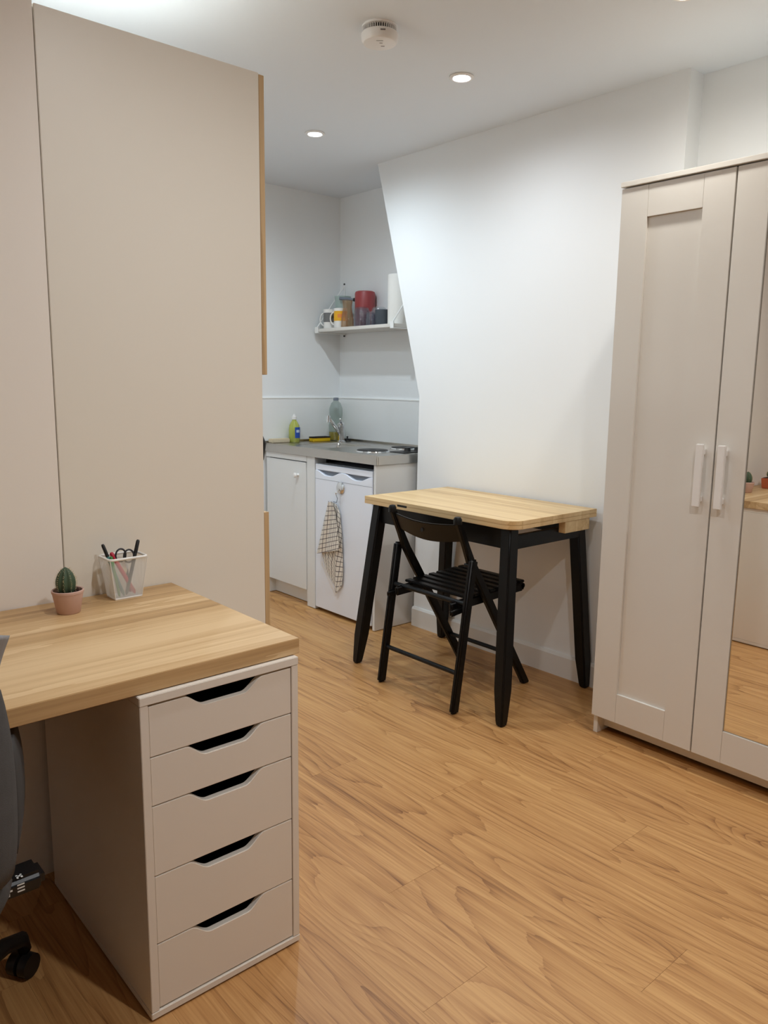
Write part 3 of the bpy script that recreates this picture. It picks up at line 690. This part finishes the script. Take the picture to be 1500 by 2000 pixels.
# steel worktop with sink and hotplates
t = thing('worktop', (2.87, 3.53, 0.885), 'stainless steel worktop with sink bowl and two hotplates', 'worktop')
wx0, wx1, wy0, wy1 = KX-0.012, XK-0.008, 2.998, 4.062
sx0, sx1, sy0, sy1 = 2.690, 3.000, 3.545, 3.860
mb = MB(); zt0 = KZ-0.006
for (a, b, c, d) in ((wx0, sx0, wy0, wy1), (sx1, wx1, wy0, wy1), (sx0, sx1, wy0, sy0), (sx0, sx1, sy1, wy1)): mb.box(a, b, c, d, zt0, KZ)
mb.build('top_sheet', 'steel', t)
box(wx0, wx0+0.012, wy0, wy1, 0.884, zt0-0.0002).build('front_edge', 'steel', t, bevel=0.0015)
box(wx0+0.012, wx1, wy0, wy0+0.008, 0.884, zt0-0.0002).build('end_edge', 'steel', t, bevel=0.0015)
mb = MB(); mb.box(wx0, wx0+0.010, wy0, wy1, KZ, KZ+0.003); mb.box(wx0+0.010, wx1, wy1-0.010, wy1, KZ, KZ+0.012); mb.box(wx1-0.010, wx1, wy0, wy1-0.010, KZ, KZ+0.012)
mb.build('raised_rim', 'steel', t, bevel=0.001)
mb = MB(); d_ = 0.14
def ring(i, z): return [(sx0+i, sy0+i, z), (sx1-i, sy0+i, z), (sx1-i, sy1-i, z), (sx0+i, sy1-i, z)]
vs = ring(0, KZ) + ring(0.012, KZ-0.012) + ring(0.03, KZ-d_) ; fs = []
for i in range(2):
    for k in range(4): fs.append((i*4+k, i*4+4+k, i*4+4+(k+1) % 4, i*4+(k+1) % 4))
fs.append((8, 9, 10, 11)); mb.add(vs, fs)
sk = mb.build('sink_bowl', 'steel', t, bevel=0.01, seg=3, smooth=True)
MB().lathe((2.845, 3.70, KZ-d_+0.0005), [(0.001, 0), (0.035, 0), (0.032, 0.002), (0.001, 0.002)], 20).build('drain', 'chrome', sk, smooth=True)
for (hx, hy, hr) in ((2.755, 3.245, 0.086), (3.025, 3.290, 0.070)):
    MB().lathe((hx, hy, KZ), [(hr+0.008, 0), (hr+0.006, 0.005), (hr, 0.006)], 36).build('hotplate_ring', 'chrome', t, smooth=True)
    MB().lathe((hx, hy, KZ), [(0.001, 0.003), (hr, 0.003), (hr, 0.007), (hr-0.003, 0.009), (0.022, 0.009), (0.018, 0.007), (0.001, 0.007)], 36).build('hotplate', 'hotplate_iron', t, smooth=True)
box(2.80, 3.06, 3.045, 3.155, KZ, KZ+0.004).build('control_plate', 'hotplate_iron', t, bevel=0.001)
for ky in (2.880, 2.955):
    MB().lathe((ky, 3.10, KZ+0.004), [(0.001, 0), (0.020, 0), (0.018, 0.006), (0.016, 0.020), (0.001, 0.021)], 20).build('control_knob', 'black_plastic', t, smooth=True)
# tap
t = thing('tap', (3.035, 3.880, KZ), 'chrome mixer tap beside the sink', 'tap')
MB().lathe((3.035, 3.88, KZ), [(0.001, 0), (0.028, 0), (0.028, 0.006), (0.021, 0.010), (0.020, 0.085), (0.023, 0.09), (0.023, 0.115), (0.012, 0.125), (0.001, 0.126)], 24).build('body', 'chrome', t, smooth=True)
MB().tube([(3.03, 3.88, KZ+0.045), (2.985, 3.875, KZ+0.095), (2.925, 3.865, KZ+0.150)], [0.013, 0.012, 0.011], 14).build('spout', 'chrome', t, smooth='all')
MB().tube([(2.922, 3.864, KZ+0.166), (2.918, 3.863, KZ+0.126)], [0.014, 0.013], 16).build('aerator', 'chrome', t, smooth=True)
MB().tube([(3.035, 3.88, KZ+0.122), (2.99, 3.83, KZ+0.142), (2.965, 3.80, KZ+0.146)], [0.010, 0.007, 0.006], 12).build('lever', 'chrome', t, smooth='all')
# sink plug
t = thing('sink_plug', (3.10, 3.90, KZ), 'black rubber sink plug on the worktop behind the tap', 'plug')
MB().lathe((3.10, 3.90, KZ), [(0.001, 0), (0.024, 0), (0.022, 0.010), (0.026, 0.012), (0.026, 0.016), (0.001, 0.017)], 20).build('stopper', 'black_plastic', t, smooth=True)
MB().lathe((3.10, 3.90, KZ+0.017), [(0.006, 0), (0.004, 0.008), (0.008, 0.012), (0.001, 0.016)], 12).build('knob', 'black_plastic', t, smooth=True)
# washing-up liquid
bx, by = 2.765, 4.005
t = thing('soap_bottle', (bx, by, KZ), 'yellow-green washing-up liquid bottle with blue label', 'bottle')
bp_ = [(0.001, 0), (0.031, 0), (0.034, 0.006), (0.035, 0.075), (0.031, 0.105), (0.018, 0.128), (0.013, 0.134), (0.013, 0.140), (0.001, 0.140)]
MB().lathe((bx, by, KZ), bp_, 28).build('bottle', 'bottle_soap', t, smooth=True)
MB().lathe((bx, by, KZ+0.1405), [(0.001, 0), (0.0145, 0), (0.0145, 0.018), (0.008, 0.021), (0.006, 0.032), (0.001, 0.033)], 18).build('cap', 'white_plastic', t, smooth=True)
mb = MB(); vs = []
for k in range(9):
    a = math.radians(-118 + 72*k/8)
    for z in (0.028, 0.094): vs.append((bx+0.0358*math.cos(a), by+0.0358*math.sin(a), KZ+z))
mb.add(vs, [(2*k, 2*k+2, 2*k+3, 2*k+1) for k in range(8)]); mb.build('label', 'label_blue', t, smooth='all')
mb = MB(); vs = []
for k in range(5):
    a = math.radians(-105 + 40*k/4)
    for z in (0.062, 0.078): vs.append((bx+0.0362*math.cos(a), by+0.0362*math.sin(a), KZ+z))
mb.add(vs, [(2*k, 2*k+2, 2*k+3, 2*k+1) for k in range(4)]); mb.build('label_print', 'label_light', t, smooth='all')
# large clear bottle
bx, by = 3.085, 4.000
t = thing('large_bottle', (bx, by, KZ), 'large clear bottle with a little yellow liquid in the kitchen corner', 'bottle')
MB().lathe((bx, by, KZ), [(0.001, 0), (0.043, 0), (0.046, 0.006), (0.046, 0.095), (0.039, 0.135), (0.043, 0.175), (0.042, 0.205), (0.030, 0.238), (0.018, 0.250), (0.014, 0.254), (0.001, 0.254)], 30).build('bottle', 'bottle_clear', t, smooth=True)
MB().lathe((bx, by, KZ), [(0.001, 0.003), (0.044, 0.004), (0.0445, 0.055), (0.001, 0.055)], 26).build('liquid', 'liquid_yellow', t, smooth=True)
MB().lathe((bx, by, KZ+0.2545), [(0.001, 0), (0.017, 0), (0.016, 0.018), (0.001, 0.019)], 18).build('cap', 'fridge_grey', t, smooth=True)
# sponge
t = thing('sponge', (2.950, 3.990, KZ), 'yellow sponge with dark scouring side by the sink', 'sponge')
box(2.885, 3.015, 3.965, 4.020, KZ, KZ+0.022).build('foam', 'sponge_yellow', t, bevel=0.003)
box(2.885, 3.015, 3.965, 4.020, KZ+0.0222, KZ+0.030).build('scourer', 'scour_dark', t, bevel=0.001)
tag(box(2.600, 2.730, 4.000, 4.046, KZ, KZ+0.026).build('soap_block', 'soap_beige', bevel=0.004), 'long beige soap block on the steel worktop', 'soap')
# hook and tea towel on the fridge
HY, HZ, FX = 3.300, 0.735, KX-0.004
t = thing('magnetic_hook', (FX, HY, HZ), 'round chrome magnetic hook on the fridge door', 'hook')
MB().lathe((FX, HY, HZ), [(0.001, 0), (0.034, 0), (0.034, -0.005), (0.028, -0.011), (0.012, -0.014), (0.001, -0.015)], 28, axis='x').build('disc', 'chrome', t, smooth=True)
MB().tube([(FX-0.012, HY, HZ-0.002), (FX-0.022, HY, HZ-0.014), (FX-0.026, HY, HZ-0.028), (FX-0.034, HY, HZ-0.030), (FX-0.038, HY, HZ-0.020)], 0.0035, 8).build('hook', 'chrome', t, smooth='all')
t = thing('tea_towel', (FX-0.02, 3.36, 0.14), 'white checked tea towel hanging from the fridge hook', 'towel')
def lerp_tab(tab, v):
    for (a, x), (b, y) in zip(tab, tab[1:]):
        if v <= b: return x + (y-x)*(v-a)/(b-a)
    return tab[-1][1]
def cloth(name, L_, R_, zt, zbot, x0, amp, nf, uvs, ph):
    NU, NV = 36, 40; mb = MB(); mb.uv = []
    for j in range(NV+1):
        v = j/NV
        for i in range(NU+1):
            u = i/NU; zt_, zb_ = zt(u), zbot(u); z = zt_ + (zb_-zt_)*v
            y = lerp_tab(L_, v) + (lerp_tab(R_, v)-lerp_tab(L_, v))*u
            fold = amp*(0.35+0.65*v)*math.sin(nf*2*PI*u + ph + 1.3*v) + amp*0.5*math.sin(nf*3.3*PI*u + 2.1*v)
            mb.v.append((x0 - abs(amp)*1.2 + fold*0.8, y, z)); mb.uv.append((uvs[0]*(u-0.5)*(0.45+0.55*v) + uvs[2]*v, uvs[1]*v + uvs[3]*u))
    for j in range(NV):
        for i in range(NU): mb.f.append((j*(NU+1)+i, j*(NU+1)+i+1, (j+1)*(NU+1)+i+1, (j+1)*(NU+1)+i))
    o = mb.build(name, 'towel', t, smooth='all'); return o
cloth('back_layer', [(0, 3.372), (0.25, 3.42), (0.62, 3.475), (0.75, 3.485), (1, 3.44)], [(0, 3.325), (0.1, 3.295), (0.4, 3.275), (0.8, 3.265), (1, 3.275)],
      lambda u: 0.655-0.01*u, lambda u: 0.300 - 0.150*min(1, u/0.75) + 0.05*max(0, (u-0.75)/0.25), FX-0.006, 0.007, 2.0, (10, 17, 2.5, -5.0), 0.4)
cloth('front_fold', [(0, 3.372), (0.4, 3.42), (1, 3.482)], [(0, 3.328), (0.2, 3.300), (0.6, 3.285), (1, 3.275)],
      lambda u: 0.658-0.01*u, lambda u: 0.345 + 0.055*u, FX-0.024, 0.0075, 1.6, (10, 11, 0.4, 0.5), 2.0)
fr = MB()
for k in range(46):
    u = k/45; y = 3.452 - 0.165*u; z = 0.300 - 0.150*min(1, u/0.75) + 0.05*max(0, (u-0.75)/0.25)
    fr.tube([(FX-0.014, y, z+0.004), (FX-0.014, y+0.006, z-0.022)], 0.0008, 4)
fr.build('fringe', 'tissue', t, kind='stuff')
MB().tube([(FX-0.034, HY+0.003, HZ-0.028), (FX-0.028, HY-0.004, HZ-0.055), (FX-0.022, HY+0.010, HZ-0.078), (FX-0.02, 3.345, 0.656)], 0.0018, 6).build('loop', 'fridge_grey', t, smooth='all')

# ------------------------------------------------------------------ wall shelf and what stands on it
SX0, SX1, SY0, SY1, SZ0, SZ1 = 2.950, XK-0.002, 3.300, 4.048, 1.606, 1.626
t = thing('wall_shelf', (3.06, 3.67, SZ0), 'white wall shelf in the kitchen corner with wire brackets', 'shelf')
box(SX0, SX1, SY0, SY1, SZ0, SZ1).build('board', 'white_foil', t, bevel=0.002)
for yb in (3.312, 4.015):
    br = MB(); br.tube([(SX0-0.004, yb, SZ1+0.004), (XK-0.006, yb, 1.905)], 0.004, 8); br.tube([(XK-0.006, yb, 1.59), (XK-0.006, yb, 1.915)], 0.0045, 8)
    br.box(SX0-0.008, SX1, yb-0.014, yb+0.014, SZ0-0.006, SZ0-0.001); br.box(SX0-0.008, SX0-0.002, yb-0.014, yb+0.014, SZ0-0.001, SZ1+0.010)
    b_ = br.build('bracket', 'white_wire', t, smooth=True)
    for z in (1.912, 1.592): MB().lathe((XK-0.012, yb, z), [(0.001, 0), (0.006, 0.001), (0.006, 0.006), (0.001, 0.006)], 12, axis='x').build('screw', 'vent_grey', b_, smooth=True)
z0 = SZ1
def mug(name, c, r, h, mats, label, handle_dir, band):
    o = thing(name, c, label, 'mug')
    MB().lathe(c, [(0.001, 0), (r*0.92, 0), (r, 0.006), (r, h), (r-0.003, h), (r-0.004, 0.008), (0.001, 0.008)], 28).build('body', mats[0], o, smooth=True)
    MB().lathe(c, [(r+0.0004, band[0]), (r+0.0006, band[0]), (r+0.0006, band[1]), (r+0.0004, band[1])], 28).build('print_band', mats[1], o, smooth=True)
    d = Vector((math.cos(handle_dir), math.sin(handle_dir), 0)); C = Vector(c)
    pts = [C + d*(r-0.002 + 0.030*math.sin(PI*k/10)) + Vector((0, 0, h*0.5 + h*0.33*math.cos(PI*k/10))) for k in range(11)]
    MB().tube(pts, 0.0045, 8).build('handle', mats[0], o, smooth='all'); return o
mug('mug', (3.00, 3.952, z0), 0.040, 0.115, ('mug_white', 'mug_grey'), 'tall white mug with a grey band on the kitchen shelf', math.radians(115), (0.038, 0.094))
m2 = mug('mug', (2.998, 3.842, z0), 0.041, 0.115, ('mug_white', 'mug_yellow'), 'white mug with a yellow and orange print on the kitchen shelf', math.radians(118), (0.040, 0.098))
mb = MB(); vs = []
for k in range(7):
    a = math.radians(205 + 42*k/6)
    for z in (0.058, 0.080): vs.append((2.998+0.0422*math.cos(a), 3.842+0.0422*math.sin(a), z0+z))
mb.add(vs, [(2*k, 2*k+2, 2*k+3, 2*k+1) for k in range(6)]); mb.build('print_motif', 'mug_orange', m2, smooth='all')
t = thing('tumbler', (3.095, 3.945, z0), 'pale green plastic beaker standing behind the mugs', 'beaker')
MB().lathe((3.095, 3.945, z0), [(0.001, 0), (0.040, 0), (0.050, 0.19), (0.052, 0.20), (0.049, 0.20), (0.038, 0.006), (0.001, 0.006)], 28).build('body', 'sage_plastic', t, smooth=True)
# carafe
t = thing('carafe', (2.990, 3.768, z0), 'amber tinted glass carafe on the kitchen shelf', 'carafe')
co = [(0.001, 0), (0.038, 0), (0.040, 0.008), (0.038, 0.045), (0.030, 0.095), (0.027, 0.120), (0.033, 0.158)]
ci = [(r_-0.0025, max(z_, 0.005)) for r_, z_ in co[:0:-1]] + [(0.001, 0.005)]
MB().lathe((2.990, 3.768, z0), co + ci, 28).build('body', 'amber_glass', t, smooth=True)
# red pot with side handle
t = thing('red_pot', (3.100, 3.735, z0), 'tall red enamel pot with a long side handle on the shelf', 'pot')
MB().lathe((3.100, 3.735, z0), [(0.001, 0), (0.056, 0), (0.061, 0.006), (0.062, 0.20), (0.058, 0.212), (0.05, 0.216), (0.001, 0.217)], 32).build('body', 'red_enamel', t, smooth=True)
MB().tube([(3.090, 3.794, z0+0.168), (3.080, 3.818, z0+0.172)], 0.011, 12).build('handle_joint', 'black_plastic', t, smooth=True)
MB().tube([(3.080, 3.818, z0+0.172), (3.035, 3.90, z0+0.182)], [0.008, 0.010], 10).build('handle', 'fridge_grey', t, smooth=True)
def tumbler(c, r0, r1, h, mat, label, flip=True):
    o = thing('drinking_glass', c, label, 'glass', 'glasses on the kitchen shelf')
    out = [(r1, 0), (r1*1.01, h*0.25), (r0*1.06, h*0.8), (r0*0.9, h*0.96), (r0*0.7, h), (0.001, h)] if flip else [(0.001, 0), (r0, 0), (r1, h)]
    inn = [(0.001, h-0.008), (r0*0.8, h-0.010), (r0*0.98, h*0.78), (r1-0.003, h*0.22), (r1-0.0025, 0.0)] if flip else [(r1-0.003, h), (r0-0.002, 0.008), (0.001, 0.008)]
    mb = MB(); prof = out+inn; mb.lathe(c, prof, 28)
    mb.build('bowl', mat, o, smooth=True); return o
tumbler((2.998, 3.640, z0), 0.042, 0.050, 0.110, 'smoke_glass', 'large rounded glass upside down in front of the red pot')
tumbler((2.998, 3.558, z0), 0.026, 0.030, 0.080, 'smoke_glass', 'small glass upside down between the larger glasses')
tumbler((3.075, 3.575, z0), 0.042, 0.045, 0.112, 'clear_glass', 'wide clear glass upside down behind the small glass')
t = thing('dark_cup', (3.030, 3.490, z0), 'dark slate cup beside the paper towel roll', 'cup')
MB().lathe((3.030, 3.490, z0), [(0.001, 0), (0.038, 0), (0.042, 0.006), (0.044, 0.088), (0.041, 0.088), (0.038, 0.008), (0.001, 0.008)], 28).build('body', 'dark_slate', t, smooth=True)
t = thing('paper_towel_roll', (3.055, 3.385, z0), 'white paper towel roll standing at the end of the shelf', 'paper roll')
MB().lathe((3.055, 3.385, z0), [(0.020, 0), (0.059, 0), (0.060, 0.002), (0.060, 0.274), (0.059, 0.276), (0.020, 0.276)], 36).build('paper', 'tissue', t, smooth=True)
MB().lathe((3.055, 3.385, z0), [(0.0175, 0), (0.0195, 0), (0.0195, 0.276), (0.0175, 0.276)], 20).build('core', 'soap_beige', t, smooth=True)

# ------------------------------------------------------------------ smoke alarm
AX, AY = 1.788, 2.090
t = thing('smoke_alarm', (AX, AY, CZ), 'round white smoke alarm with grey vents on the ceiling', 'smoke alarm')
MB().lathe((AX, AY, CZ), [(0.001, 0), (0.058, 0), (0.058, -0.006), (0.050, -0.007), (0.001, -0.007)], 40).build('base_plate', 'white_plastic', t, smooth=True)
MB().lathe((AX, AY, CZ), [(0.001, -0.0075), (0.0485, -0.0075), (0.0485, -0.021), (0.001, -0.021)], 40).build('vent_core', 'vent_grey', t, smooth=True)
fn = MB()
for k in range(44):
    a = 2*PI*k/44; c, s_ = math.cos(a), math.sin(a)
    fn.bar((AX+0.050*c, AY+0.050*s_, CZ-0.007), (AX+0.050*c, AY+0.050*s_, CZ-0.0215), 0.0022, 0.008, (-s_, c, 0))
fn.build('vent_fins', 'white_plastic', t)
MB().lathe((AX, AY, CZ), [(0.001, -0.0215), (0.058, -0.0215), (0.060, -0.024), (0.0585, -0.044), (0.053, -0.051), (0.043, -0.053), (0.001, -0.054)], 44).build('cover', 'white_plastic', t, smooth=True)
to_cam = math.atan2(-AY, -AX); mk = MB()
rx, ry = math.cos(to_cam), math.sin(to_cam); tx_, ty_ = -ry, rx
for (rr, dx, ww, hh) in ((-0.012, 0.010, 0.012, 0.003), (0.012, 0.004, 0.010, 0.002), (0.030, 0.0, 0.022, 0.0016)):
    c = Vector((AX + rx*rr + tx_*dx, AY + ry*rr + ty_*dx, CZ-0.0542)); mk.bar(c - Vector((tx_, ty_, 0))*ww/2, c + Vector((tx_, ty_, 0))*ww/2, hh, 0.0006, (rx, ry, 0))
c = Vector((AX+rx*0.0596+tx_*0.010, AY+ry*0.0596+ty_*0.010, CZ-0.032)); mk.bar(c - Vector((tx_, ty_, 0))*0.008, c + Vector((tx_, ty_, 0))*0.008, 0.0012, 0.004, (rx, ry, 0))
mk.build('printed_mark', 'print_grey', t)
